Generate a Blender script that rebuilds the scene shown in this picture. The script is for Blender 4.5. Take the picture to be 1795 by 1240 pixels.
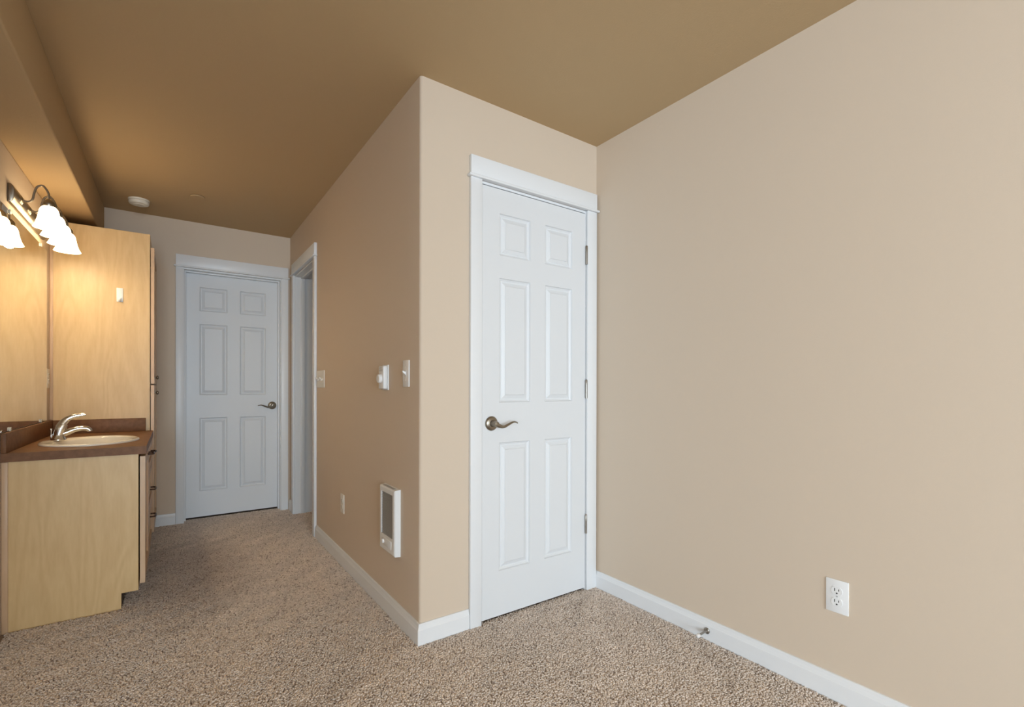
import bpy, bmesh, math, random
import numpy as np
from mathutils import Vector, Matrix
random.seed(7)
for o in list(bpy.data.objects): bpy.data.objects.remove(o)
scn = bpy.context.scene
COL = scn.collection
R = math.radians

# ------------------------------------------------------------------ camera
W_PX, F_PX, CY_PX, CAM_H = 1795.0, 839.49, 679.91, 1.1056
yaw, pitch, roll = R(35.345), R(-0.1195), R(-0.1269)
_r = Vector((math.cos(yaw), -math.sin(yaw), 0)); _f = Vector((math.sin(yaw), math.cos(yaw), 0)); _u = Vector((0, 0, 1))
_fw = _f*math.cos(pitch) + _u*math.sin(pitch); _up = -_f*math.sin(pitch) + _u*math.cos(pitch)
_R = _r*math.cos(roll) - _up*math.sin(roll); _U = _r*math.sin(roll) + _up*math.cos(roll)
cam = bpy.data.objects.new('camera', bpy.data.cameras.new('camera')); COL.objects.link(cam)
cam.matrix_world = Matrix(((_R.x, _U.x, -_fw.x, 0), (_R.y, _U.y, -_fw.y, 0), (_R.z, _U.z, -_fw.z, CAM_H), (0, 0, 0, 1)))
cam.data.sensor_fit = 'HORIZONTAL'; cam.data.sensor_width = 36.0
cam.data.lens = 36.0*F_PX/W_PX
cam.data.shift_y = (CY_PX - 620.0)/W_PX
cam.data.clip_start = 0.02
scn.camera = cam

# ------------------------------------------------------------------ world, daylight, exposure
wd = bpy.data.worlds.new('world'); scn.world = wd; wd.use_nodes = True
bg = wd.node_tree.nodes['Background']; bg.inputs[0].default_value = (0.80, 0.90, 1.0, 1); bg.inputs[1].default_value = 1.0
scn.view_settings.view_transform = 'Standard'; scn.view_settings.look = 'None'
scn.view_settings.gamma = 1.0; scn.view_settings.use_curve_mapping = False
scn.view_settings.exposure = 0.0
DAY_C = (0.725, 0.875, 1.0)
WIN = (-1.75, 0.95, 0.30, 2.12)      # bedroom window behind the camera: x0, x1, z0, z1
WIN2 = (-3.40, -1.30, 0.30, 2.12)     # window in the bedroom's left wall: y0, y1, z0, z1
def daylight(w, h, loc, rot, energy):
    la = bpy.data.lights.new('window_daylight', 'AREA'); la.shape = 'RECTANGLE'
    la.size = w; la.size_y = h; la.energy = energy; la.color = DAY_C
    lo = bpy.data.objects.new('window_daylight', la); COL.objects.link(lo); lo.location = loc; lo.rotation_euler = rot
daylight(WIN[1]-WIN[0], WIN[3]-WIN[2], ((WIN[0]+WIN[1])/2, -4.36, (WIN[2]+WIN[3])/2), (R(90), 0, 0), 300.0)
daylight(WIN2[1]-WIN2[0], WIN2[3]-WIN2[2], (-4.36, (WIN2[0]+WIN2[1])/2, (WIN2[2]+WIN2[3])/2), (R(90), 0, R(-90)), 215.0)
LAMP_W, SHADE_E = 1.1, 9.0
LAMP_C = (1.0, 0.82, 0.55)

# ------------------------------------------------------------------ room numbers (metres)
ZC = 2.44; FZ = -0.006
XL, XB, XR = -0.622, 0.866, 1.922
YB, YF, YREAR = 1.903, 4.683, -4.2
XS, ZS = -0.415, 2.19

# ------------------------------------------------------------------ materials
def new_mat(name):
    m = bpy.data.materials.new(name); m.use_nodes = True
    nt = m.node_tree; return m, nt, nt.nodes['Principled BSDF']
def N(nt, t, **kw):
    n = nt.nodes.new(t)
    for k, v in kw.items(): setattr(n, k, v)
    return n
def plain(name, col, rough=0.5, metal=0.0, spec=None, bump=None, coat=0):
    m, nt, p = new_mat(name)
    p.inputs['Base Color'].default_value = (*col, 1); p.inputs['Roughness'].default_value = rough; p.inputs['Metallic'].default_value = metal
    if spec is not None: p.inputs['Specular IOR Level'].default_value = spec
    if coat: p.inputs['Coat Weight'].default_value = coat
    if bump:
        tc = N(nt, 'ShaderNodeTexCoord'); no = N(nt, 'ShaderNodeTexNoise'); no.inputs['Scale'].default_value = bump[0]; no.inputs['Detail'].default_value = 3
        b = N(nt, 'ShaderNodeBump'); b.inputs['Strength'].default_value = bump[1]; b.inputs['Distance'].default_value = bump[2]
        nt.links.new(tc.outputs['Object'], no.inputs['Vector']); nt.links.new(no.outputs['Fac'], b.inputs['Height']); nt.links.new(b.outputs['Normal'], p.inputs['Normal'])
    return m
def wood(name, c1, c2, axis='Z', rough=0.42, k=1.0):
    m, nt, p = new_mat(name)
    tc = N(nt, 'ShaderNodeTexCoord'); mp = N(nt, 'ShaderNodeMapping')
    s = {'Z': (1, 1, 0.16), 'Y': (1, 0.16, 1), 'X': (0.16, 1, 1)}[axis]
    mp.inputs['Scale'].default_value = tuple(k*q for q in s)
    nt.links.new(tc.outputs['Object'], mp.inputs['Vector'])
    n1 = N(nt, 'ShaderNodeTexNoise'); n1.inputs['Scale'].default_value = 5.5; n1.inputs['Detail'].default_value = 2; n1.inputs['Distortion'].default_value = 0.4
    n2 = N(nt, 'ShaderNodeTexNoise'); n2.inputs['Scale'].default_value = 95; n2.inputs['Detail'].default_value = 4
    nt.links.new(mp.outputs[0], n1.inputs['Vector']); nt.links.new(mp.outputs[0], n2.inputs['Vector'])
    mu = N(nt, 'ShaderNodeMath', operation='MULTIPLY'); mu.inputs[1].default_value = 62
    si = N(nt, 'ShaderNodeMath', operation='SINE'); nt.links.new(n1.outputs['Fac'], mu.inputs[0]); nt.links.new(mu.outputs[0], si.inputs[0])
    ma = N(nt, 'ShaderNodeMath', operation='MULTIPLY_ADD'); ma.inputs[1].default_value = 0.15; ma.inputs[2].default_value = 0.13
    nt.links.new(si.outputs[0], ma.inputs[0])
    ad = N(nt, 'ShaderNodeMath', operation='MULTIPLY_ADD'); ad.inputs[1].default_value = 0.75
    nt.links.new(n2.outputs['Fac'], ad.inputs[0]); nt.links.new(ma.outputs[0], ad.inputs[2])
    cr = N(nt, 'ShaderNodeMix', data_type='RGBA'); cr.inputs['A'].default_value = (*c1, 1); cr.inputs['B'].default_value = (*c2, 1)
    nt.links.new(ad.outputs[0], cr.inputs['Factor']); nt.links.new(cr.outputs['Result'], p.inputs['Base Color'])
    p.inputs['Roughness'].default_value = rough
    return m
def mottled(name, c1, c2, scale, rough):
    m, nt, p = new_mat(name)
    tc = N(nt, 'ShaderNodeTexCoord'); no = N(nt, 'ShaderNodeTexNoise'); no.inputs['Scale'].default_value = scale; no.inputs['Detail'].default_value = 5; no.inputs['Roughness'].default_value = 0.65
    cr = N(nt, 'ShaderNodeValToRGB'); cr.color_ramp.elements[0].position = 0.3; cr.color_ramp.elements[1].position = 0.7
    cr.color_ramp.elements[0].color = (*c1, 1); cr.color_ramp.elements[1].color = (*c2, 1)
    nt.links.new(tc.outputs['Object'], no.inputs['Vector']); nt.links.new(no.outputs['Fac'], cr.inputs[0]); nt.links.new(cr.outputs[0], p.inputs['Base Color'])
    p.inputs['Roughness'].default_value = rough
    return m
M = {}
M['wall'] = plain('tan_wall_paint', (0.660, 0.545, 0.430), 0.62, spec=0.3, bump=(230, 0.12, 0.002))
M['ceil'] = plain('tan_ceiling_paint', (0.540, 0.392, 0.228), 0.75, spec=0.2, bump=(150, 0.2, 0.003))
M['white'] = plain('white_semi_gloss_paint', (0.80, 0.81, 0.825), 0.38, bump=(90, 0.03, 0.001))
M['door'] = plain('white_door_paint', (0.745, 0.76, 0.78), 0.42, bump=(300, 0.05, 0.001))
M['plastic'] = plain('white_plastic', (0.84, 0.84, 0.84), 0.35)
M['ivory'] = plain('ivory_plastic', (0.78, 0.74, 0.66), 0.35)
M['grey_plastic'] = plain('grey_plastic', (0.42, 0.42, 0.42), 0.4)
M['dark'] = plain('dark_recess', (0.03, 0.03, 0.03), 0.6)
M['grille'] = plain('heater_grille_metal', (0.36, 0.355, 0.35), 0.45, metal=0.2)
M['nickel'] = plain('aged_nickel', (0.31, 0.27, 0.215), 0.32, metal=1.0)
M['hinge'] = plain('satin_nickel', (0.36, 0.34, 0.31), 0.38, metal=1.0)
M['chrome'] = plain('brushed_chrome', (0.75, 0.74, 0.71), 0.16, metal=1.0)
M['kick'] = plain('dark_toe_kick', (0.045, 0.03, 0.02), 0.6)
M['bronze'] = plain('dark_bronze', (0.10, 0.06, 0.045), 0.35, metal=0.9)
M['maple'] = wood('maple_veneer', (0.725, 0.520, 0.262), (0.60, 0.395, 0.180))
M['maple_edge'] = wood('maple_edge_band', (0.66, 0.46, 0.30), (0.54, 0.35, 0.20))
M['counter'] = mottled('brown_laminate', (0.150, 0.067, 0.029), (0.225, 0.108, 0.050), 38, 0.5)
M['counter'].node_tree.nodes['Principled BSDF'].inputs['Specular IOR Level'].default_value = 0.25
M['porcelain'] = plain('almond_porcelain', (0.86, 0.80, 0.71), 0.14, coat=0.3)
M['mirror'] = plain('mirror_silver', (0.90, 0.90, 0.86), 0.015, metal=1.0)
M['mirror_edge'] = plain('mirror_edge', (0.30, 0.22, 0.12), 0.4)
M['clear'] = plain('clear_plastic_clip', (0.75, 0.70, 0.58), 0.15)
M['rubber'] = plain('white_rubber', (0.75, 0.72, 0.70), 0.7)
M['floor'] = mottled('carpet_backing', (0.20, 0.145, 0.11), (0.40, 0.315, 0.25), 160, 0.95)
m, nt, p = new_mat('frosted_glass_shade')
p.inputs['Base Color'].default_value = (0.95, 0.93, 0.88, 1); p.inputs['Roughness'].default_value = 0.4
p.inputs['Emission Color'].default_value = (1.0, 0.76, 0.45, 1); p.inputs['Emission Strength'].default_value = SHADE_E
M['shade'] = m
m, nt, p = new_mat('lit_bulb')
p.inputs['Emission Color'].default_value = (1.0, 0.82, 0.55, 1); p.inputs['Emission Strength'].default_value = 12; M['bulb'] = m
m, nt, p = new_mat('carpet_yarn')
at = N(nt, 'ShaderNodeAttribute', attribute_name='yarn'); nt.links.new(at.outputs['Color'], p.inputs['Base Color'])
p.inputs['Roughness'].default_value = 0.95; p.inputs['Specular IOR Level'].default_value = 0.1
M['yarn'] = m
m, nt, p = new_mat('window_glass')
tr = N(nt, 'ShaderNodeBsdfTransparent'); gl = N(nt, 'ShaderNodeBsdfGlossy'); gl.inputs['Roughness'].default_value = 0.02
mx = N(nt, 'ShaderNodeMixShader'); mx.inputs[0].default_value = 0.06
nt.links.new(tr.outputs[0], mx.inputs[1]); nt.links.new(gl.outputs[0], mx.inputs[2]); nt.links.new(mx.outputs[0], nt.nodes['Material Output'].inputs[0])
M['glass'] = m

# ------------------------------------------------------------------ mesh helpers
class MB:
    def __init__(s, origin=(0, 0, 0)): s.v = []; s.f = []; s.o = origin
    def add(s, vs, fs):
        k = len(s.v); s.v += [(a-s.o[0], b-s.o[1], c-s.o[2]) for a, b, c in vs]; s.f += [tuple(k+i for i in f) for f in fs]; return s
    def box(s, x0, x1, y0, y1, z0, z1):
        return s.add([(x0, y0, z0), (x1, y0, z0), (x1, y1, z0), (x0, y1, z0), (x0, y0, z1), (x1, y0, z1), (x1, y1, z1), (x0, y1, z1)],
                     [(0, 3, 2, 1), (4, 5, 6, 7), (0, 1, 5, 4), (1, 2, 6, 5), (2, 3, 7, 6), (3, 0, 4, 7)])
    def prism(s, poly, axis, a0, a1):
        n = len(poly)
        def P(q, a):
            u, w = q
            return {'x': (a, u, w), 'y': (u, a, w), 'z': (u, w, a)}[axis]
        vs = [P(q, a0) for q in poly] + [P(q, a1) for q in poly]
        fs = [tuple(range(n))[::-1], tuple(range(n, 2*n))] + [(i, (i+1) % n, n+(i+1) % n, n+i) for i in range(n)]
        return s.add(vs, fs)
    def lathe(s, prof, c=(0, 0, 0), axis='z', n=32, sx=1.0, sy=1.0, cap=True):
        vs = []; fs = []
        for r, h in prof:
            for i in range(n):
                t = 2*math.pi*i/n; a, b = r*math.cos(t)*sx, r*math.sin(t)*sy
                d = {'z': (a, b, h), 'y': (a, h, b), 'x': (h, a, b)}[axis]
                vs.append((c[0]+d[0], c[1]+d[1], c[2]+d[2]))
        for k in range(len(prof)-1):
            for i in range(n):
                j = (i+1) % n; fs.append((k*n+i, k*n+j, (k+1)*n+j, (k+1)*n+i))
        if cap: fs += [tuple(range(n))[::-1], tuple(range((len(prof)-1)*n, len(prof)*n))]
        return s.add(vs, fs)
    def tube(s, pts, rad, n=12, flat=None, sub=6):
        P = [Vector(q) for q in pts]; rr = rad if isinstance(rad, (list, tuple)) else [rad]*len(P)
        ff = flat if flat else [1.0]*len(P)
        Q = []; Rr = []; Fl = []
        for i in range(len(P)-1):                               # Catmull-Rom
            p0, p1, p2, p3 = P[max(i-1, 0)], P[i], P[i+1], P[min(i+2, len(P)-1)]
            for k in range(sub):
                t = k/sub
                Q.append(0.5*((2*p1)+(p2-p0)*t+(2*p0-5*p1+4*p2-p3)*t*t+(3*p1-p0-3*p2+p3)*t**3)); Rr.append(rr[i]*(1-t)+rr[i+1]*t); Fl.append(ff[i]*(1-t)+ff[i+1]*t)
        Q.append(P[-1]); Rr.append(rr[-1]); Fl.append(ff[-1])
        T = [(Q[min(i+1, len(Q)-1)]-Q[max(i-1, 0)]).normalized() for i in range(len(Q))]
        ref = Vector((0, 0, 1)) if abs(T[0].z) < 0.9 else Vector((0, 1, 0))
        nrm = (ref-T[0]*ref.dot(T[0])).normalized(); vs = []; fs = []
        for i, q in enumerate(Q):
            nrm = (nrm-T[i]*nrm.dot(T[i])).normalized(); b = T[i].cross(nrm)
            for k in range(n):
                a = 2*math.pi*k/n; vs.append(tuple(q+(nrm*math.cos(a)*Fl[i]+b*math.sin(a))*Rr[i]))
        for i in range(len(Q)-1):
            for k in range(n):
                j = (k+1) % n; fs.append((i*n+k, i*n+j, (i+1)*n+j, (i+1)*n+k))
        fs += [tuple(range(n))[::-1], tuple(range((len(Q)-1)*n, len(Q)*n))]
        return s.add(vs, fs)
    def build(s, name, mat, parent=None, bevel=0, seg=2, smooth=False, angle=35):
        me = bpy.data.meshes.new(name); me.from_pydata(s.v, [], s.f)
        bm = bmesh.new(); bm.from_mesh(me); bmesh.ops.recalc_face_normals(bm, faces=bm.faces)
        if bevel:
            es = [e for e in bm.edges if len(e.link_faces) == 2 and e.calc_face_angle() > R(30)]
            bmesh.ops.bevel(bm, geom=es, offset=bevel, segments=seg, affect='EDGES', profile=0.5, clamp_overlap=True)
        bm.to_mesh(me); bm.free()
        if smooth or bevel:
            me.polygons.foreach_set('use_smooth', [True]*len(me.polygons)); me.set_sharp_from_angle(angle=R(angle))
        me.materials.append(M[mat] if isinstance(mat, str) else mat)
        o = bpy.data.objects.new(name, me); COL.objects.link(o)
        if parent is not None: o.parent = parent
        else: o.location = s.o
        return o
def tag(o, label=None, cat=None, group=None, kind=None):
    if label: o['label'] = label
    if cat: o['category'] = cat
    if group: o['group'] = group
    if kind: o['kind'] = kind
    return o
def root(name, loc, label, cat, rz=0, kind=None, group=None):
    o = bpy.data.objects.new(name, None); COL.objects.link(o); o.location = loc; o.rotation_euler = (0, 0, rz); o.empty_display_size = 0.05
    return tag(o, label, cat, group, kind)
def copy_tree(o, parent=None):
    c = o.copy(); COL.objects.link(c); c.parent = parent
    for ch in list(o.children): copy_tree(ch, c)
    return c

# ------------------------------------------------------------------ the setting
def S(name, mb, mat, label, cat, **k): return tag(mb.build(name, mat, **k), label, cat, kind='structure')
XW = -4.2; YLW = 0.5                                            # bedroom side of the room, behind the camera
S('floor', MB().box(XW-0.1, 3.1, YREAR-0.2, 5.3, FZ-0.1, FZ), 'floor', 'beige brown speckled carpet floor running into the hallway', 'floor')
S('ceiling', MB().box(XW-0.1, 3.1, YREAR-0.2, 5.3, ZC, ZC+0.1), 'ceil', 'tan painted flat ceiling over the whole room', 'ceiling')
S('wall_right', MB().box(XR, XR+0.12, YREAR, 5.2, FZ, ZC), 'wall', 'large plain tan wall to the right of the closet door', 'wall')
# left wall with the mirror; it ends at the bedroom opening behind the view
S('wall_left', MB().box(XL-0.12, XL, YLW, 5.2, FZ, ZC), 'wall', 'tan wall behind the mirror and vanity', 'wall')
S('wall_bedroom', MB().box(XW, XL-0.12, YLW, YLW+0.12, FZ, ZC), 'wall', 'tan bedroom return wall left of the viewpoint', 'wall')
y0, y1, z0, z1 = WIN2
b = MB().box(XW-0.12, XW, YREAR, y0, FZ, ZC).box(XW-0.12, XW, y1, YLW+0.12, FZ, ZC).box(XW-0.12, XW, y0, y1, FZ, z0).box(XW-0.12, XW, y0, y1, z1, ZC)
S('wall_bedroom_side', b, 'wall', 'tan bedroom side wall with the second daylight window', 'wall')
b = MB(); x0, x1, z0, z1 = WIN
b.box(XW, x0, YREAR-0.12, YREAR, FZ, ZC).box(x1, XR, YREAR-0.12, YREAR, FZ, ZC).box(x0, x1, YREAR-0.12, YREAR, FZ, z0).box(x0, x1, YREAR-0.12, YREAR, z1, ZC)
S('wall_rear', b, 'wall', 'tan wall with the daylight window behind the viewpoint', 'wall')
# closet wall, with a rounded outer corner mitred against the hall wall
rc = 0.014; a45 = math.sqrt(0.5)
def arc(t): return (XB+rc-rc*math.cos(t), YB+rc-rc*math.sin(t))
CX0, CX1, CZ = 1.160, 1.848, 2.066                  # rough opening of the closet door
mid = arc(R(45))
b = MB()
arcs = [arc(R(a)) for a in (90, 78.75, 67.5, 56.25, 45)]
b.prism([(CX0, YB)] + arcs + [(XB+0.115, YB+0.115), (CX0, YB+0.115)], 'z', FZ, ZC)
b.box(CX0, CX1, YB, YB+0.115, CZ, ZC).box(CX1, XR, YB, YB+0.115, FZ, ZC)
S('wall_closet', b, 'wall', 'narrow tan wall around the near white closet door', 'wall', smooth=True, angle=40)
DY0, DY1, DZ = 3.755, 4.475, 2.062                  # hall doorway
b = MB(); arcs = [arc(R(a)) for a in (45, 33.75, 22.5, 11.25, 0)]
b.prism(arcs + [(XB, DY0), (XB+0.115, DY0), (XB+0.115, YB+0.115)], 'z', FZ, ZC)
b.box(XB, XB+0.115, DY0, DY1, DZ, ZC).box(XB, XB+0.115, DY1, YF, FZ, ZC)
S('wall_hall', b, 'wall', 'tan hallway wall carrying the heater, thermostat and switches', 'wall', smooth=True, angle=40)
FX0, FX1, FDZ = 0.066, 0.800, 2.062                # far door opening
b = MB().box(XL, FX0, YF, YF+0.115, FZ, ZC).box(FX1, XR, YF, YF+0.115, FZ, ZC).box(FX0, FX1, YF, YF+0.115, FDZ, ZC)
S('wall_far', b, 'wall', 'tan wall at the end of the hallway around the far door', 'wall')
S('wall_beyond', MB().box(XL-0.1, XR+0.1, 5.2, 5.3, FZ, ZC), 'wall', 'tan wall of the space beyond the far door', 'wall')
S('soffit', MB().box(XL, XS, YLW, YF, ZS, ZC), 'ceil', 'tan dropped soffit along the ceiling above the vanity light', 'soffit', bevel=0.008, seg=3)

# baseboards
def base_prof(t=0.014, h=0.088): return [(0, FZ), (t, FZ), (t, 0.062), (t*0.86, 0.066), (t*0.62, 0.076), (t*0.5, 0.086), (t*0.35, h), (0, h)]
def baseboard(name, side, fixed, a0, a1, label, m0=0, m1=0):
    """side: outward direction of the board; m0/m1 = mitre sign at each end (+1 longer, -1 shorter at the face)"""
    pr = base_prof(); n = len(pr); b = MB(); vs = []
    for a, mm in ((a0, -m0), (a1, m1)):
        for d, z in pr:
            aa = a+mm*d
            vs.append({'-x': (fixed-d, aa, z), '-y': (aa, fixed-d, z), '+x': (fixed+d, aa, z)}[side])
    b.add(vs, [tuple(range(n)), tuple(range(n, 2*n))[::-1]] + [(i, (i+1) % n, n+(i+1) % n, n+i) for i in range(n)])
    return S(name, b, 'white', label, 'baseboard')
baseboard('baseboard_right', '-x', XR, YREAR, YB, 'white baseboard along the foot of the large right wall', 0, -1)
baseboard('baseboard_closet', '-y', YB, XB, 1.105, 'short white baseboard between the outer corner and closet door', 1, 0)
baseboard('baseboard_hall', '-x', XB, YB, 3.690, 'white baseboard running down the hallway wall below the heater', 1, 0)
baseboard('baseboard_hall_end', '-x', XB, 4.545, YF, 'tiny white baseboard stub between the doorway and far door', 0, -1)
baseboard('baseboard_far', '-y', YF, -0.12, 0.020, 'short white baseboard between the tall cabinet and far door', 0, 0)
baseboard('baseboard_left', '+x', XL, YLW, 2.90, 'white baseboard along the left wall before the vanity', 0, 0)

# ------------------------------------------------------------------ casings (built facing -y in local x/z; local -y points into the room)
def trim(name, loc, rz, label, x0, x1, z, wl, wr, depth, stop_y, over=0.012, head_l=None, head_r=None):
    """x0/x1 = clear opening between jambs, z = underside of head jamb, wl/wr = casing widths"""
    t = root(name, loc, label, 'door trim', rz, 'structure')
    rv = 0.004; ct = 0.018
    MB().box(x0-rv-wl, x0-rv, -ct, 0, FZ, z+0.012).build('side_casing', 'white', t, bevel=0.0025)
    MB().box(x1+rv, x1+rv+wr, -ct, 0, FZ, z+0.012).build('side_casing', 'white', t, bevel=0.0025)
    hl, hr = x0-rv-wl, x1+rv+wr
    MB().box(hl, hr, -ct-0.002, 0, z+0.024, z+0.112).build('head_casing', 'white', t, bevel=0.0025)
    MB().box(hl-over, min(hr+over, hr+over if head_r is None else head_r), -ct-0.012, 0, z+0.0121, z+0.0239).build('bead', 'white', t, bevel=0.004, seg=3)
    jt = 0.0118
    MB().box(x0-jt, x0, 0.0, depth, FZ, z+jt).build('jamb', 'white', t)
    MB().box(x1, x1+jt, 0.0, depth, FZ, z+jt).build('jamb', 'white', t)
    MB().box(x0, x1, 0.0, depth, z, z+jt).build('head_jamb', 'white', t)
    if stop_y is not None:
        a, c = stop_y
        MB().box(x0, x0+0.012, a, c, FZ, z).build('door_stop', 'white', t, bevel=0.002)
        MB().box(x1-0.012, x1, a, c, FZ, z).build('door_stop', 'white', t, bevel=0.002)
        MB().box(x0+0.012, x1-0.012, a, c, z-0.012, z).build('door_stop', 'white', t, bevel=0.002)
    return t
trim('trim_1', (0, YB, 0), 0, 'white flat casing with wide header around the near closet door', 1.172, 1.836, 2.053, 0.061, 0.070, 0.115, (0.040, 0.075), head_r=1.921)
trim('trim_2', (0, YF, 0), 0, 'white flat casing with wide header around the far hallway door', 0.078, 0.788, 2.050, 0.053, 0.056, 0.115, (0.050, 0.088), head_r=0.862)
# hall doorway: local x runs along -y of the room (facing -x)
trim('trim_3', (XB, 0, 0), R(-90), 'white cased doorway opening in the hallway wall beside the far door', -4.463, -3.767, 2.050, 0.060, 0.060, 0.150, (0.045, 0.080))

# ------------------------------------------------------------------ six panel doors (face toward local -y)
def six_panel(name, loc, w, z0, z1, label, knob_side, hinges):
    d = root(name, loc, label, 'door', 0, 'structure')
    th = 0.035
    st = 0.0975*w/0.664 if w < 0.68 else 0.104; mu = 0.095; pw = (w-2*st-mu)/2
    cols = [(st, st+pw), (st+pw+mu, w-st)]
    rows = [(0.225, 0.838), (1.030, 1.624), (1.732, 1.932)]
    xs = [0, cols[0][0], cols[0][1], cols[1][0], cols[1][1], w]
    zs = [z0, rows[0][0], rows[0][1], rows[1][0], rows[1][1], rows[2][0], rows[2][1], z1]
    b = MB(); vs = [(x, 0, z) for z in zs for x in xs]; fs = []
    for j in range(7):
        for i in range(5):
            if i in (1, 3) and j in (1, 3, 5): continue
            k = j*6+i; fs.append((k, k+1, k+7, k+6))
    b.add(vs, fs)
    b.add([(0, 0, z0), (w, 0, z0), (w, th, z0), (0, th, z0), (0, 0, z1), (w, 0, z1), (w, th, z1), (0, th, z1)], [(0, 3, 2, 1), (4, 5, 6, 7), (1, 2, 6, 5), (2, 3, 7, 6), (3, 0, 4, 7)])
    me = b.build('slab', 'door', d)
    prof = [(0, 0), (0.0035, 0.0075), (0.007, 0.0095), (0.011, 0.0125), (0.017, 0.0125), (0.019, 0.0105), (0.034, 0.0045), (0.0365, 0.0015)]
    for (a, c) in cols:
        for (e, g) in rows:
            vs = []; fs = []
            for ins, dep in prof: vs += [(a+ins, dep, e+ins), (c-ins, dep, e+ins), (c-ins, dep, g-ins), (a+ins, dep, g-ins)]
            for k in range(len(prof)-1):
                for i in range(4): fs.append((4*k+i, 4*k+(i+1) % 4, 4*k+4+(i+1) % 4, 4*k+4+i))
            n = 4*(len(prof)-1); fs.append((n, n+1, n+2, n+3))
            MB().add(vs, fs).build('panel', 'door', d)
    # lever handle
    s = knob_side; kx = 0.051 if s > 0 else w-0.051; kz = 0.932
    ro = MB().lathe([(0.0, 0.0), (0.034, 0.0), (0.0345, -0.004), (0.032, -0.008), (0.026, -0.011), (0.016, -0.013), (0.014, -0.020), (0.0125, -0.034), (0.013, -0.046), (0.0115, -0.052), (0.0, -0.054)], (kx, 0, kz), 'y', 28, cap=False).build('door_handle', 'nickel', d, smooth=True, angle=60)
    L = [(kx, -0.044, kz-0.002), (kx+s*0.018, -0.046, kz-0.010), (kx+s*0.040, -0.048, kz-0.014), (kx+s*0.066, -0.049, kz-0.004), (kx+s*0.092, -0.049, kz+0.006), (kx+s*0.112, -0.047, kz+0.004), (kx+s*0.120, -0.045, kz-0.001)]
    MB().tube(L, [0.011, 0.010, 0.0085, 0.0078, 0.0072, 0.0062, 0.004], 12, flat=[1, 0.95, 0.85, 0.75, 0.62, 0.55, 0.5]).build('lever', 'nickel', ro, smooth=True)
    for zz in hinges:
        h = MB().lathe([(0, -0.049), (0.0065, -0.049), (0.0065, -0.017), (0.0058, -0.0165), (0.0065, -0.016), (0.0065, 0.016), (0.0058, 0.0165), (0.0065, 0.017), (0.0065, 0.049), (0.004, 0.053), (0, 0.054)], (w+0.002, -0.0068, zz), 'z', 14, cap=False)
        h.box(w-0.001, w+0.010, -0.0012, 0.001, zz-0.048, zz+0.048)
        h.build('hinge', 'hinge', d, smooth=True, angle=40)
    return d
six_panel('door_1', (1.1745, YB-0.006, 0), 0.659, 0.012, 2.046, 'white six-panel closet door with hinges visible, beside the large right wall', 1, (1.820, 1.092, 0.358))
six_panel('door_2', (0.081, 4.774, 0), 0.704, 0.012, 2.047, 'white six-panel door at the far end of the hallway', -1, ())

# ------------------------------------------------------------------ bedroom window behind the camera
def window(name, loc, rz, label, x0, x1, z0, z1):
    wn = root(name, loc, label, 'window', rz, 'structure'); xm = (x0+x1)/2
    for (a, c, e, g) in ((x0, x0+0.05, z0, z1), (x1-0.05, x1, z0, z1), (xm-0.03, xm+0.03, z0+0.05, z1-0.05), (x0+0.05, x1-0.05, z0, z0+0.05), (x0+0.05, x1-0.05, z1-0.05, z1)):
        MB().box(a, c, -0.10, -0.04, e, g).build('window_frame', 'white', wn, bevel=0.003)
    for a, c in ((x0+0.05, xm-0.03), (xm+0.03, x1-0.05)): MB().box(a, c, -0.073, -0.068, z0+0.05, z1-0.05).build('pane', 'glass', wn)
    MB().box(x0-0.05, x1+0.05, -0.04, 0.04, z0-0.025, z0).build('window_sill', 'white', wn, bevel=0.004)
window('window_1', (0, YREAR, 0), 0, 'white framed double window in the wall behind the viewpoint', *WIN)
window('window_2', (XW, 0, 0), R(-90), 'white framed double window in the bedroom side wall', -WIN2[1], -WIN2[0], WIN2[2], WIN2[3])

# ------------------------------------------------------------------ vanity cabinet
VY0, VY1, VX = 3.056, 4.074, -0.139
VB = (XL, VY0, 0)
v = root('vanity_cabinet', VB, 'low maple vanity cabinet standing under the brown countertop', 'cabinet')
def vb(): return MB(VB)
vb().prism([(XL+0.004, FZ), (-0.206, FZ), (-0.206, 0.075), (VX, 0.075), (VX, 0.763), (XL+0.004, 0.763)], 'y', VY0, VY0+0.016).build('end_panel', 'maple', v, bevel=0.001, seg=1)
vb().box(XL+0.001, XL+0.022, VY0-0.006, VY0-0.0002, FZ, 0.762).build('scribe_strip', 'maple_edge', v, bevel=0.0015)
vb().box(XL+0.004, XL+0.010, VY0+0.016, VY1-0.002, 0.09, 0.763).build('back_panel', 'maple', v)
vb().box(XL+0.010, VX, VY0+0.016, VY1-0.002, 0.075, 0.091).build('bottom_shelf', 'maple', v)
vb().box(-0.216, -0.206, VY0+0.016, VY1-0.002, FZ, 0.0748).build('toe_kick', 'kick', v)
for (a, c, e, g) in ((VY0+0.016, VY0+0.04, 0.091, 0.763), (VY1-0.03, VY1-0.002, 0.091, 0.763), (3.475, 3.51, 0.091, 0.763), (VY0+0.04, 3.475, 0.735, 0.763), (3.51, VY1-0.03, 0.735, 0.763)):
    vb().box(VX-0.018, VX-0.0005, a, c, e, g).build('face_frame', 'maple', v)
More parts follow.
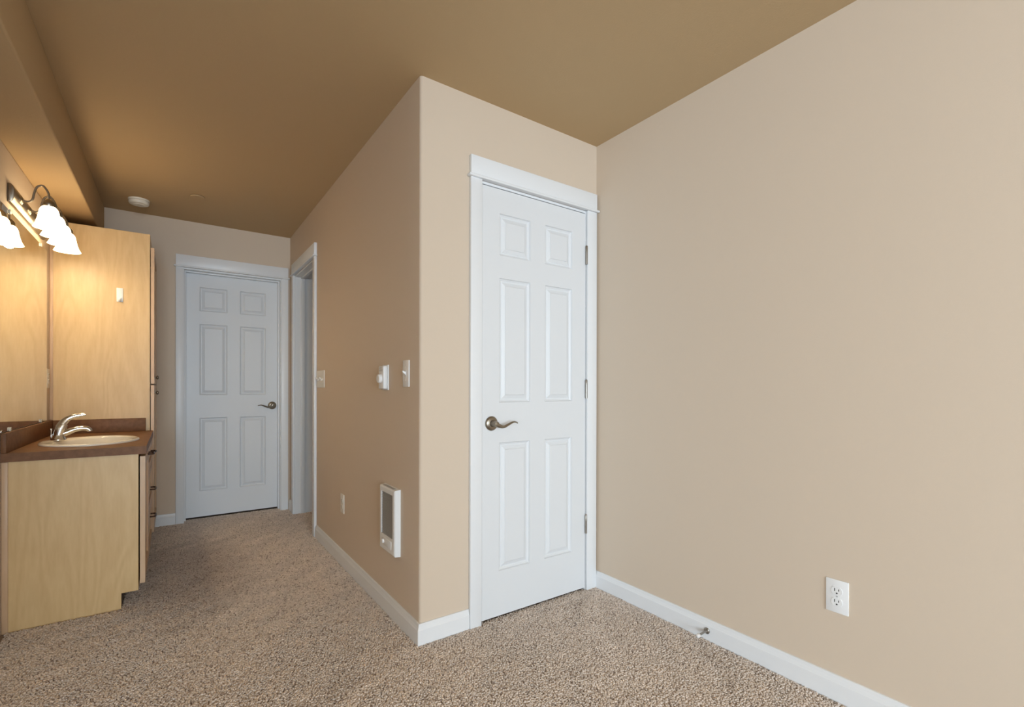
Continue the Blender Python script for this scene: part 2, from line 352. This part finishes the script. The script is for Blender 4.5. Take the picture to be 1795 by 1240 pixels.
def front(name, y0, y1, z0, z1, parent, o, x0, th=0.021, rail=0.055):
    """recessed panel cabinet front facing +x"""
    b = MB(o); xf = x0+th
    b.box(x0, xf, y0, y0+rail, z0, z1).box(x0, xf, y1-rail, y1, z0, z1).box(x0, xf, y0+rail, y1-rail, z0, z0+rail).box(x0, xf, y0+rail, y1-rail, z1-rail, z1)
    d = b.build(name, 'maple_edge', parent)
    q = MB(o).box(x0+0.002, x0+th-0.008, y0+rail, y1-rail, z0+rail, z1-rail).build('inset_panel', 'maple', d)
    return d
def pull(p, o, x, y, z, along='y', L=0.09):
    h = 0.026; r = 0.0048; s = L/2
    if along == 'y': pts = [(x-0.002, y-s, z), (x+h*0.7, y-s, z), (x+h, y-s+0.014, z), (x+h*1.05, y, z), (x+h, y+s-0.014, z), (x+h*0.7, y+s, z), (x-0.002, y+s, z)]
    else: pts = [(x-0.002, y, z-s), (x+h*0.7, y, z-s), (x+h, y, z-s+0.014), (x+h*1.05, y, z), (x+h, y, z+s-0.014), (x+h*0.7, y, z+s), (x-0.002, y, z+s)]
    return MB(o).tube(pts, r, 10, sub=5).build('pull_handle', 'bronze', p, smooth=True)
def knob(p, o, x, y, z):
    return MB(o).lathe([(0, -0.001), (0.006, -0.001), (0.005, 0.006), (0.0055, 0.010), (0.012, 0.013), (0.0135, 0.018), (0.011, 0.023), (0, 0.025)], (x, y, z), 'x', 18, cap=False).build('knob', 'nickel', p, smooth=True, angle=60)
FX = VX+0.006
for y0_, y1_, py in ((VY0+0.004, 3.488, 3.42),):
    d = front('cabinet_door', y0_, y1_, 0.107, 0.749, v, VB, FX); pull(d, VB, FX+0.021, py, 0.722)
for z0_, z1_, pz in ((0.604, 0.749, 0.690), (0.362, 0.596, 0.455), (0.107, 0.354, 0.285)):
    d = front('drawer', 3.496, VY1-0.006, z0_, z1_, v, VB, FX, rail=0.035); pull(d, VB, FX+0.021, 3.80, pz)

# ------------------------------------------------------------------ countertop with sink cut-out
KX, KY, KZ0, KZ1 = -0.106, 3.036, 0.7635, 0.803
SC = (-0.357, 3.430); SRX, SRY = 0.206, 0.256
KB = (XL, KY, KZ0)
k = root('countertop', KB, 'brown laminate countertop with backsplash on the maple vanity', 'countertop')
def ray_rect(cx, cy, t, x0, x1, y0, y1):
    dx, dy = math.cos(t), math.sin(t); q = 1e9
    if dx > 1e-9: q = min(q, (x1-cx)/dx)
    if dx < -1e-9: q = min(q, (x0-cx)/dx)
    if dy > 1e-9: q = min(q, (y1-cy)/dy)
    if dy < -1e-9: q = min(q, (y0-cy)/dy)
    return (cx+dx*q, cy+dy*q)
kx0, ky1 = XL+0.001, VY1-0.002
angs = sorted([2*math.pi*i/56 for i in range(56)] + [math.atan2(y-SC[1], x-SC[0]) % (2*math.pi) for x in (kx0, KX) for y in (KY, ky1)])
n = len(angs); rings = []
for z, kind in ((KZ1, 'e'), (KZ1, 'r'), (KZ0, 'r'), (KZ0, 'e')):
    rings.append([((SC[0]+0.93*SRX*math.cos(t), SC[1]+0.93*SRY*math.sin(t)) if kind == 'e' else ray_rect(SC[0], SC[1], t, kx0, KX, KY, ky1)) + (z,) for t in angs])
vs = [q for r_ in rings for q in r_]; fs = []
for a in range(4):
    c = (a+1) % 4
    for i in range(n): fs.append((a*n+i, a*n+(i+1) % n, c*n+(i+1) % n, c*n+i))
MB(KB).add(vs, fs).build('top', 'counter', k, smooth=True, angle=30)
MB(KB).box(kx0, XL+0.020, KY, ky1, KZ1, 0.893).build('backsplash', 'counter', k, bevel=0.003)
MB(KB).box(XL+0.0202, -0.146, ky1-0.018, ky1, KZ1, 0.890).build('side_splash', 'counter', k, bevel=0.003)

# sink
SB = (SC[0], SC[1], KZ1)
s = root('sink', SB, 'oval almond drop-in sink set into the brown countertop', 'sink')
pr = [(1.0, 0.0005), (1.0, 0.004), (0.985, 0.009), (0.95, 0.011), (0.91, 0.010), (0.875, 0.006), (0.85, -0.004), (0.80, -0.040), (0.70, -0.085), (0.52, -0.118), (0.28, -0.130), (0.10, -0.132)]
b = MB(); rings = []; n = 56; vs = []; fs = []
for q, (r_, h) in enumerate(pr):
    for i in range(n):
        t = 2*math.pi*i/n
        off = 0.030*max(0, min(1, (0.93-r_)/0.08))           # wider deck at the back for the faucet
        kx_ = r_*SRX - (0.022 if r_ < 0.9 else 0)
        vs.append((off*0.9+kx_*math.cos(t), r_*SRY*math.sin(t), h))
for q in range(len(pr)-1):
    for i in range(n): fs.append((q*n+i, q*n+(i+1) % n, (q+1)*n+(i+1) % n, (q+1)*n+i))
b.add(vs, fs).build('basin', 'porcelain', s, smooth=True, angle=60)
MB().lathe([(0, 0.001), (0.018, 0.002), (0.023, 0.0), (0.026, -0.003)], (0.027, 0, -0.1315), 'z', 24, cap=False).build('drain', 'chrome', s, smooth=True)

# faucet
FB = (-0.494, 3.480, KZ1+0.0105)
fa = root('faucet', FB, 'chrome single-lever faucet at the back of the oval sink', 'faucet')
MB().lathe([(0.0, 0.0), (0.031, 0.0), (0.032, 0.004), (0.030, 0.011), (0.026, 0.020), (0.0245, 0.030), (0.0, 0.032)], (0, 0, 0), 'z', 28, sy=1.25, cap=False).build('base', 'chrome', fa, smooth=True, angle=60)
MB().tube([(0, 0, 0.016), (0.003, 0, 0.040), (0.010, 0, 0.066), (0.019, 0, 0.086)], [0.0245, 0.0245, 0.0235, 0.019], 22).build('body', 'chrome', fa, smooth=True, angle=50)
MB().tube([(0.004, 0, 0.030), (0.030, 0, 0.040), (0.062, 0, 0.055), (0.090, 0, 0.061), (0.112, 0, 0.059), (0.123, 0, 0.051), (0.126, 0, 0.043)], [0.019, 0.0165, 0.0142, 0.013, 0.012, 0.0115, 0.011], 18).build('spout', 'chrome', fa, smooth=True, angle=50)
MB().tube([(0.008, 0, 0.070), (0.017, 0, 0.092), (0.034, 0, 0.112), (0.060, 0, 0.126), (0.088, 0, 0.132), (0.108, 0, 0.135)], [0.022, 0.0185, 0.0145, 0.0115, 0.0095, 0.0065], 16, flat=[1, 0.85, 0.62, 0.5, 0.45, 0.45]).build('lever', 'chrome', fa, smooth=True, angle=50)
MB().tube([(-0.030, 0, 0.006), (-0.030, 0, 0.030), (-0.030, 0, 0.056)], [0.003, 0.003, 0.003], 8).lathe([(0, 0.054), (0.005, 0.055), (0.006, 0.060), (0.004, 0.065), (0, 0.066)], (-0.030, 0, 0), 'z', 12, cap=False).build('lift_rod', 'chrome', fa, smooth=True)

# ------------------------------------------------------------------ tall linen cabinet
TY0, TY1, TX = 4.076, YF-0.001, -0.124
TB = (XL, TY0, 0)
t = root('linen_cabinet', TB, 'tall maple cabinet beside the mirror, reaching nearly to the soffit', 'cabinet')
def tb(): return MB(TB)
tb().box(XL+0.004, TX, TY0, TY0+0.018, FZ, 2.133).build('side_panel', 'maple', t, bevel=0.001, seg=1)
tb().box(XL+0.004, TX, TY1-0.018, TY1, FZ, 2.133).build('side_panel', 'maple', t)
tb().box(XL+0.004, TX, TY0+0.018, TY1-0.018, 2.115, 2.133).build('top_panel', 'maple', t)
tb().box(XL+0.004, XL+0.012, TY0+0.018, TY1-0.018, FZ, 2.115).build('back_panel', 'maple', t)
for (e, g) in ((2.03, 2.115), (0.08, 0.115), (1.09, 1.13)): tb().box(TX-0.018, TX, TY0+0.018, TY1-0.018, e, g).build('face_frame', 'maple', t)
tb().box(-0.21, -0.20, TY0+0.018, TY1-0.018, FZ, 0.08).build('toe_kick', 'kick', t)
tb().box(XL+0.001, XL+0.018, TY0-0.006, TY0-0.0002, 0.8935, 2.13).build('scribe_strip', 'maple_edge', t, bevel=0.0015)
d = front('cabinet_door', TY0+0.004, TY1-0.006, 1.120, 2.046, t, TB, TX+0.004, th=0.019); knob(d, TB, TX+0.023, 4.135, 1.163)
d = front('cabinet_door', TY0+0.004, TY1-0.006, 0.107, 1.110, t, TB, TX+0.004, th=0.019); knob(d, TB, TX+0.023, 4.135, 1.058)

# white adhesive hook on the side of the tall cabinet
hk = root('adhesive_hook', (-0.283, TY0, 1.705), 'small white adhesive hook stuck on the tall cabinet side', 'hook')
MB().box(-0.017, 0.017, -0.006, 0, -0.046, 0.046).build('back_plate', 'plastic', hk, bevel=0.0028, seg=3)
MB().tube([(0, -0.005, -0.018), (0, -0.012, -0.032), (0, -0.020, -0.040), (0, -0.027, -0.036), (0, -0.029, -0.026)], [0.010, 0.0085, 0.0075, 0.007, 0.0055], 12, flat=[0.5, 0.5, 0.5, 0.5, 0.5]).build('hook_arm', 'plastic', hk, smooth=True)

# ------------------------------------------------------------------ mirror
MY0, MY1, MZ0, MZ1 = 2.985, 3.968, 0.8965, 1.918
mr = root('wall_mirror', (XL, MY0, MZ0), 'large frameless mirror on the left wall above the backsplash', 'mirror')
MRO = (XL, MY0, MZ0)
MB(MRO).box(XL+0.0005, XL+0.0055, MY0, MY1, MZ0, MZ1).build('backing', 'mirror_edge', mr)
MB(MRO).box(XL+0.0056, XL+0.0062, MY0+0.001, MY1-0.001, MZ0+0.001, MZ1-0.001).build('glass', 'mirror', mr)
for yy, zz in ((3.16, MZ0), (3.80, MZ0), (3.16, MZ1), (3.80, MZ1)):
    sgn = 1 if zz == MZ0 else -1
    MB(MRO).box(XL+0.0063, XL+0.012, yy-0.011, yy+0.011, min(zz-sgn*0.003, zz+sgn*0.016), max(zz-sgn*0.003, zz+sgn*0.016)).build('clip', 'clear', mr, bevel=0.002)

# ------------------------------------------------------------------ vanity light
LY = [3.255+0.168*i for i in range(4)]; LX = -0.497; LZ = 1.884
LB = (XL, LY[0]-0.10, 2.0)
vl = root('vanity_light', LB, 'brushed nickel four-light bar with white bell shades above the mirror', 'wall lamp')
y0, y1 = LY[0]-0.105, LY[3]+0.105
prf = [(XL+0.0005, 1.955), (XL+0.010, 1.955), (XL+0.020, 1.966), (XL+0.024, 1.982), (XL+0.024, 2.018), (XL+0.020, 2.034), (XL+0.010, 2.045), (XL+0.0005, 2.045)]
MB(LB).prism(prf, 'y', y0, y1).build('back_plate', 'nickel', vl, bevel=0.004)
for i, y in enumerate(LY):
    x = XL+0.024
    MB(LB).lathe([(0, 0.0), (0.022, 0.0), (0.021, 0.006), (0.012, 0.011), (0.0, 0.012)], (x-0.001, y, 2.0), 'x', 24, cap=False).build('canopy', 'nickel', vl, smooth=True, angle=60)
    dx = LX-x
    MB(LB).tube([(x+0.006, y, 2.0), (x+0.028, y, 1.998), (x+0.042, y, 2.012), (x+0.048, y, 2.045), (x+0.058, y, 2.076), (x+dx*0.5+0.026, y, 2.088), (LX-0.012, y, 2.076), (LX-0.002, y, 2.052), (LX, y, 2.024)], 0.0048, 10).build('arm', 'nickel', vl, smooth=True)
    MB(LB).lathe([(0, 0.142), (0.010, 0.141), (0.014, 0.136), (0.020, 0.130), (0.0235, 0.122), (0.0245, 0.104), (0.023, 0.102), (0, 0.102)], (LX, y, LZ), 'z', 24, cap=False).build('socket_cup', 'nickel', vl, smooth=True, angle=50)
    sh = MB(LB).lathe([(0.022, 0.106), (0.026, 0.102), (0.032, 0.094), (0.036, 0.084), (0.039, 0.066), (0.043, 0.044), (0.050, 0.020), (0.057, 0.006), (0.060, 0.0), (0.0578, 0.001), (0.048, 0.020), (0.041, 0.044), (0.037, 0.066), (0.034, 0.082), (0.022, 0.098)], (LX, y, LZ), 'z', 36, cap=False).build('glass_shade', 'shade', vl, smooth=True, angle=70)
    MB(LB).lathe([(0, 0.090), (0.012, 0.088), (0.014, 0.075), (0.019, 0.060), (0.0215, 0.048), (0.019, 0.034), (0.010, 0.026), (0, 0.024)], (LX, y, LZ), 'z', 20, cap=False).build('bulb', 'bulb', sh, smooth=True, angle=70)
    pl = bpy.data.lights.new('bulb_light', 'POINT'); pl.energy = LAMP_W; pl.color = LAMP_C; pl.shadow_soft_size = 0.025
    po = bpy.data.objects.new('bulb_light', pl); COL.objects.link(po); po.parent = vl; po.location = (LX-LB[0], y-LB[1], LZ+0.004-LB[2])

# ------------------------------------------------------------------ wall plates (local: x right, z up, -y out of the wall)
def plate(name, loc, rz, label, cat, w=0.071, h=0.117, mat='plastic', group=None):
    r_ = root(name, loc, label, cat, rz, group=group)
    MB().box(-w/2, w/2, -0.0055, 0, -h/2, h/2).build('cover_plate', mat, r_, bevel=0.0022, seg=2)
    return r_
def outlet(loc, rz, label, mat='plastic'):
    r_ = plate('wall_outlet', loc, rz, label, 'outlet', mat=mat)
    for s_ in (1, -1):
        zc = 0.0195*s_
        poly = []
        for q in range(28):
            a = 2*math.pi*q/28; x_, z_ = 0.0172*math.cos(a), 0.0172*math.sin(a)
            poly.append((max(-0.0172, min(0.0172, x_)), max(-0.0138, min(0.0138, z_))+zc))
        rc_ = MB().prism(poly, 'y', -0.0078, -0.005).build('receptacle', mat, r_)
        MB().box(-0.0078, -0.0052, -0.0081, -0.0076, zc-0.001, zc+0.0088).build('slot', 'dark', rc_)
        MB().box(0.0052, 0.0078, -0.0081, -0.0076, zc+0.0005, zc+0.0078).build('slot', 'dark', rc_)
        MB().lathe([(0, -0.0081), (0.0030, -0.0081), (0.0030, -0.0076), (0, -0.0076)], (0, 0, zc-0.0078), 'y', 12, cap=False).build('slot', 'dark', rc_)
    MB().lathe([(0, -0.0066), (0.0026, -0.0064), (0.003, -0.005)], (0, 0, 0), 'y', 12, cap=False).build('screw', 'grey_plastic', r_)
    return r_
def switch(loc, rz, label, gangs=1, mat='plastic', ups=(1,)):
    w = 0.071+0.0457*(gangs-1)
    r_ = plate('light_switch', loc, rz, label, 'switch', w=w, h=0.121, mat=mat)
    for g in range(gangs):
        x_ = (g-(gangs-1)/2)*0.0457; up = ups[g % len(ups)]
        MB().box(x_-0.0085, x_+0.0085, -0.0068, -0.005, -0.0155, 0.0155).build('toggle_frame', mat, r_, bevel=0.0008, seg=1)
        b = MB(); z_ = 0.010*up
        b.add([(x_-0.0048, -0.006, -0.0075), (x_+0.0048, -0.006, -0.0075), (x_+0.0048, -0.006, 0.0075), (x_-0.0048, -0.006, 0.0075), (x_-0.0036, -0.021, z_-0.0035), (x_+0.0036, -0.021, z_-0.0035), (x_+0.0036, -0.021, z_+0.0035), (x_-0.0036, -0.021, z_+0.0035)],
              [(0, 1, 2, 3), (4, 7, 6, 5), (0, 4, 5, 1), (1, 5, 6, 2), (2, 6, 7, 3), (3, 7, 4, 0)])
        b.build('toggle', mat, r_, bevel=0.0012)
        for zz in (0.030, -0.030): MB().lathe([(0, -0.0066), (0.0026, -0.0064), (0.003, -0.005)], (x_, 0, zz), 'y', 10, cap=False).build('screw', mat, r_)
    return r_
RX_, RL_ = R(-90), R(90)
outlet((XR, 0.714, 0.366), RX_, 'white double outlet low on the large right wall')
outlet((XB, 3.038, 0.376), RX_, 'small ivory double outlet low on the hallway wall, left of the heater', 'ivory')
outlet((XL, 4.020, 1.150), RL_, 'ivory double outlet on the wall strip between mirror and tall cabinet', 'ivory')
switch((XB, 2.046, 1.164), RX_, 'white single light switch on the hallway wall nearest the outer corner', 1)
switch((XB, 3.578, 1.157), RX_, 'wide ivory switch plate with several toggles beside the hallway doorway', 4, 'ivory', (1, -1, 1, -1))

# thermostat
th = root('thermostat', (XB, 2.300, 1.150), 'white dial thermostat on the hallway wall above the heater', 'thermostat', RX_)
MB().box(-0.038, 0.038, -0.006, 0, -0.062, 0.062).build('base_plate', 'plastic', th, bevel=0.002)
MB().box(-0.034, 0.034, -0.028, -0.006, -0.057, 0.056).build('housing', 'plastic', th, bevel=0.006, seg=3)
MB().lathe([(0, -0.044), (0.018, -0.044), (0.021, -0.041), (0.022, -0.028), (0, -0.027)], (0, 0, -0.006), 'y', 28, cap=False).build('dial', 'plastic', th, smooth=True, angle=40)
for q in range(5): MB().box(-0.024, 0.024, -0.0285, -0.0278, 0.030+q*0.0045, 0.0318+q*0.0045).build('vent_slot', 'grey_plastic', th)

# wall heater
HW, HH = 0.196, 0.312
he = root('wall_heater', (XB, 2.212, 0.468), 'white recessed electric wall heater with grey grille low on the hallway wall', 'heater', RX_)
fw_, gz0, gz1, gx = 0.030, -0.078, 0.128, 0.072
b = MB()
def frustum(b, x0, x1, z0, z1, ya, yb, ins):
    b.add([(x0, ya, z0), (x1, ya, z0), (x1, ya, z1), (x0, ya, z1), (x0+ins, yb, z0+ins), (x1-ins, yb, z0+ins), (x1-ins, yb, z1-ins), (x0+ins, yb, z1-ins)], [(0, 1, 2, 3), (0, 4, 5, 1), (1, 5, 6, 2), (2, 6, 7, 3), (3, 7, 4, 0)])
frustum(b, -HW/2, HW/2, -HH/2, HH/2, 0, -fw_+0.004, 0.002)
xo, zo0, zo1 = HW/2-0.002, -HH/2+0.002, HH/2-0.002
fy = -fw_+0.004
vs = [(-xo, fy, zo0), (xo, fy, zo0), (xo, fy, zo1), (-xo, fy, zo1), (-xo+0.006, fy-0.004, zo0+0.006), (xo-0.006, fy-0.004, zo0+0.006), (xo-0.006, fy-0.004, zo1-0.006), (-xo+0.006, fy-0.004, zo1-0.006),
      (-gx, fy-0.004, gz0), (gx, fy-0.004, gz0), (gx, fy-0.004, gz1), (-gx, fy-0.004, gz1), (-gx, fy+0.010, gz0), (gx, fy+0.010, gz0), (gx, fy+0.010, gz1), (-gx, fy+0.010, gz1)]
fs = []
for a in (0, 4, 8):
    for i in range(4): fs.append((a+i, a+(i+1) % 4, a+4+(i+1) % 4, a+4+i))
fs.append((12, 13, 14, 15))
b.add(vs, fs); b.build('housing', 'plastic', he)
MB().box(-gx+0.0005, gx-0.0005, fy+0.006, fy+0.0098, gz0+0.0005, gz1-0.0005).build('grille_back', 'dark', he)
ns = 26
for q in range(ns):
    zc = gz0+0.004+(gz1-gz0-0.008)*q/(ns-1)
    MB().add([(-gx+0.0006, fy-0.002, zc-0.0030), (gx-0.0006, fy-0.002, zc-0.0030), (gx-0.0006, fy+0.004, zc+0.0012), (-gx+0.0006, fy+0.004, zc+0.0012), (-gx+0.0006, fy-0.002, zc-0.0016), (gx-0.0006, fy-0.002, zc-0.0016), (gx-0.0006, fy+0.004, zc+0.0028), (-gx+0.0006, fy+0.004, zc+0.0028)],
             [(0, 1, 2, 3), (4, 7, 6, 5), (0, 4, 5, 1), (1, 5, 6, 2), (2, 6, 7, 3), (3, 7, 4, 0)]).build('slat', 'grille', he)
MB().box(-0.060, 0.060, fy-0.0055, fy-0.0038, gz0-0.052, gz0-0.014).build('control_panel', 'plastic', he, bevel=0.001)
MB().lathe([(0, -0.014), (0.008, -0.014), (0.010, -0.012), (0.0105, -0.004), (0, -0.004)], (-0.040, fy, gz0-0.033), 'y', 20, cap=False).build('knob', 'plastic', he, smooth=True, angle=40)
MB().box(-0.070, 0.070, -0.022, -0.010, HH/2-0.0015, HH/2+0.0006).build('top_vent', 'grey_plastic', he)

# smoke detector, sprinkler cover
sd = root('smoke_detector', (-0.196, 4.350, ZC), 'round white smoke detector on the ceiling above the tall cabinet', 'smoke detector')
MB().lathe([(0, 0), (0.062, 0), (0.063, -0.006), (0.061, -0.011), (0, -0.011)], (0, 0, 0), 'z', 40, cap=False).build('mounting_ring', 'ivory', sd, smooth=True, angle=40)
MB().lathe([(0.055, -0.011), (0.059, -0.014), (0.060, -0.024), (0.056, -0.033), (0.046, -0.037), (0, -0.038)], (0, 0, 0), 'z', 40, cap=False).build('body', 'ivory', sd, smooth=True, angle=40)
MB().lathe([(0.034, -0.0372), (0.033, -0.040), (0, -0.041)], (0, 0, 0), 'z', 28, cap=False).build('sensor_cap', 'ivory', sd, smooth=True, angle=40)
sp = root('sprinkler_cover', (0.142, 4.030, ZC), 'flat tan round cover plate on the hallway ceiling right of the smoke detector', 'sprinkler')
MB().lathe([(0, 0), (0.028, 0), (0.028, -0.004), (0.041, -0.004), (0.042, -0.006), (0.040, -0.009), (0, -0.009)], (0, 0, 0), 'z', 32, cap=False).build('cover_disc', 'ceil', sp, smooth=True, angle=40)

# door stop on the right baseboard
ds = root('door_stop_post', (XR-0.0141, 1.212, 0.040), 'small metal door stop with white tip on the right baseboard', 'door stop', RX_)
MB().lathe([(0, 0), (0.0135, 0), (0.0135, -0.003), (0.010, -0.006), (0, -0.007)], (0, 0, 0), 'y', 20, cap=False).build('base', 'hinge', ds, smooth=True, angle=40)
MB().tube([(0, -0.005, 0), (0, -0.03, -0.001), (0, -0.062, -0.003)], [0.0052, 0.0048, 0.0048], 12).build('post', 'hinge', ds, smooth=True)
MB().lathe([(0, -0.058), (0.008, -0.058), (0.0092, -0.062), (0.0088, -0.070), (0.005, -0.074), (0, -0.075)], (0, 0, -0.003), 'y', 20, cap=False).build('rubber_tip', 'rubber', ds, smooth=True, angle=40)

# ------------------------------------------------------------------ carpet pile (real tufts over the floor in view)
def carpet():
    rng = np.random.default_rng(11); sp_ = 0.0072
    pts = []
    for (xa, xb, ya, yb) in ((XL+0.018, 1.906, YLW+0.02, 1.887), (XL+0.018, 0.850, 1.887, 3.046), (-0.204, 0.850, 3.046, 4.668), (0.850, 1.02, 3.772, 4.458), (0.080, 0.786, 4.668, 4.772), (1.174, 1.834, 1.887, 1.912)):
        nx = max(1, int((xb-xa)/sp_)); ny = max(1, int((yb-ya)/sp_))
        gx_, gy_ = np.meshgrid(xa+(np.arange(nx)+0.5)*(xb-xa)/nx, ya+(np.arange(ny)+0.5)*(yb-ya)/ny)
        q = np.stack([gx_.ravel(), gy_.ravel()], 1) + rng.uniform(-0.5, 0.5, (nx*ny, 2))*sp_
        q[:, 0] = np.clip(q[:, 0], xa, xb); q[:, 1] = np.clip(q[:, 1], ya, yb); pts.append(q)
    P = np.concatenate(pts); n = len(P)
    rot = rng.uniform(0, math.pi, n); rad = rng.uniform(0.0048, 0.0074, n); hgt = rng.uniform(0.0060, 0.0085, n)
    lf = sum(np.sin(P[:, 0]*a_+P[:, 1]*b_+c_) for a_, b_, c_ in rng.uniform(-1, 1, (9, 3))*np.array([38, 38, 7]))/3.0   # trodden patches: pile brushed different ways
    lean = 2.2*lf+rng.normal(0, 0.9, n); la_ = rng.uniform(0.001, 0.0055, n)
    V = np.zeros((n, 9, 3), np.float32)
    for k_ in range(4):
        a = rot+k_*math.pi/2
        V[:, k_, 0] = P[:, 0]+rad*np.cos(a); V[:, k_, 1] = P[:, 1]+rad*np.sin(a); V[:, k_, 2] = FZ-0.001
        V[:, 4+k_, 0] = P[:, 0]+0.72*rad*np.cos(a+0.5)+0.6*la_*np.cos(lean); V[:, 4+k_, 1] = P[:, 1]+0.72*rad*np.sin(a+0.5)+0.6*la_*np.sin(lean); V[:, 4+k_, 2] = FZ+hgt*0.72
    V[:, 8, 0] = P[:, 0]+la_*np.cos(lean); V[:, 8, 1] = P[:, 1]+la_*np.sin(lean); V[:, 8, 2] = FZ+hgt
    base = np.arange(n, dtype=np.int32)[:, None]*9
    quads = np.concatenate([base+np.array([[k_, (k_+1) % 4, 4+(k_+1) % 4, 4+k_]], np.int32) for k_ in range(4)], 1).reshape(-1, 4)
    tris = np.concatenate([base+np.array([[4+k_, 4+(k_+1) % 4, 8]], np.int32) for k_ in range(4)], 1).reshape(-1, 3)
    me = bpy.data.meshes.new('carpet_pile')
    me.vertices.add(n*9); me.vertices.foreach_set('co', V.ravel())
    nl = quads.size+tris.size; me.loops.add(nl)
    me.loops.foreach_set('vertex_index', np.concatenate([quads.ravel(), tris.ravel()]).astype(np.int32))
    npoly = len(quads)+len(tris); me.polygons.add(npoly)
    st = np.concatenate([np.arange(len(quads))*4, len(quads)*4+np.arange(len(tris))*3]).astype(np.int32)
    me.polygons.foreach_set('loop_start', st)
    me.polygons.foreach_set('use_smooth', np.ones(npoly, bool))
    me.update(calc_edges=True); me.validate()
    pal = np.array([(0.765, 0.66, 0.58), (0.70, 0.60, 0.52), (0.82, 0.72, 0.645), (0.59, 0.49, 0.42), (0.40, 0.32, 0.27)], np.float32)
    idx = rng.choice(5, n, p=[0.35, 0.29, 0.18, 0.12, 0.06])
    c = pal[idx]*(rng.uniform(0.90, 1.10, (n, 1))*(1+0.05*np.clip(lf, -1.5, 1.5))[:, None]).astype(np.float32)
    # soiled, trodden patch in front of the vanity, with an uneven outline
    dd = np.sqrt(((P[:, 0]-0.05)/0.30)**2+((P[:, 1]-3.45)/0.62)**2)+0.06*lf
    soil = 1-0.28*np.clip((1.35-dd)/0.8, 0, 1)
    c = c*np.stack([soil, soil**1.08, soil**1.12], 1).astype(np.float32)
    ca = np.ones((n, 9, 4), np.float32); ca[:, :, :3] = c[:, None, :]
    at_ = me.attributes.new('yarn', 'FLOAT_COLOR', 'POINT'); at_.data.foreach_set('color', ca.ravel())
    me.materials.append(M['yarn'])
    o = bpy.data.objects.new('carpet_pile', me); COL.objects.link(o)
    tag(o, 'short speckled beige and brown carpet pile covering the floor', 'carpet', kind='stuff')
carpet()
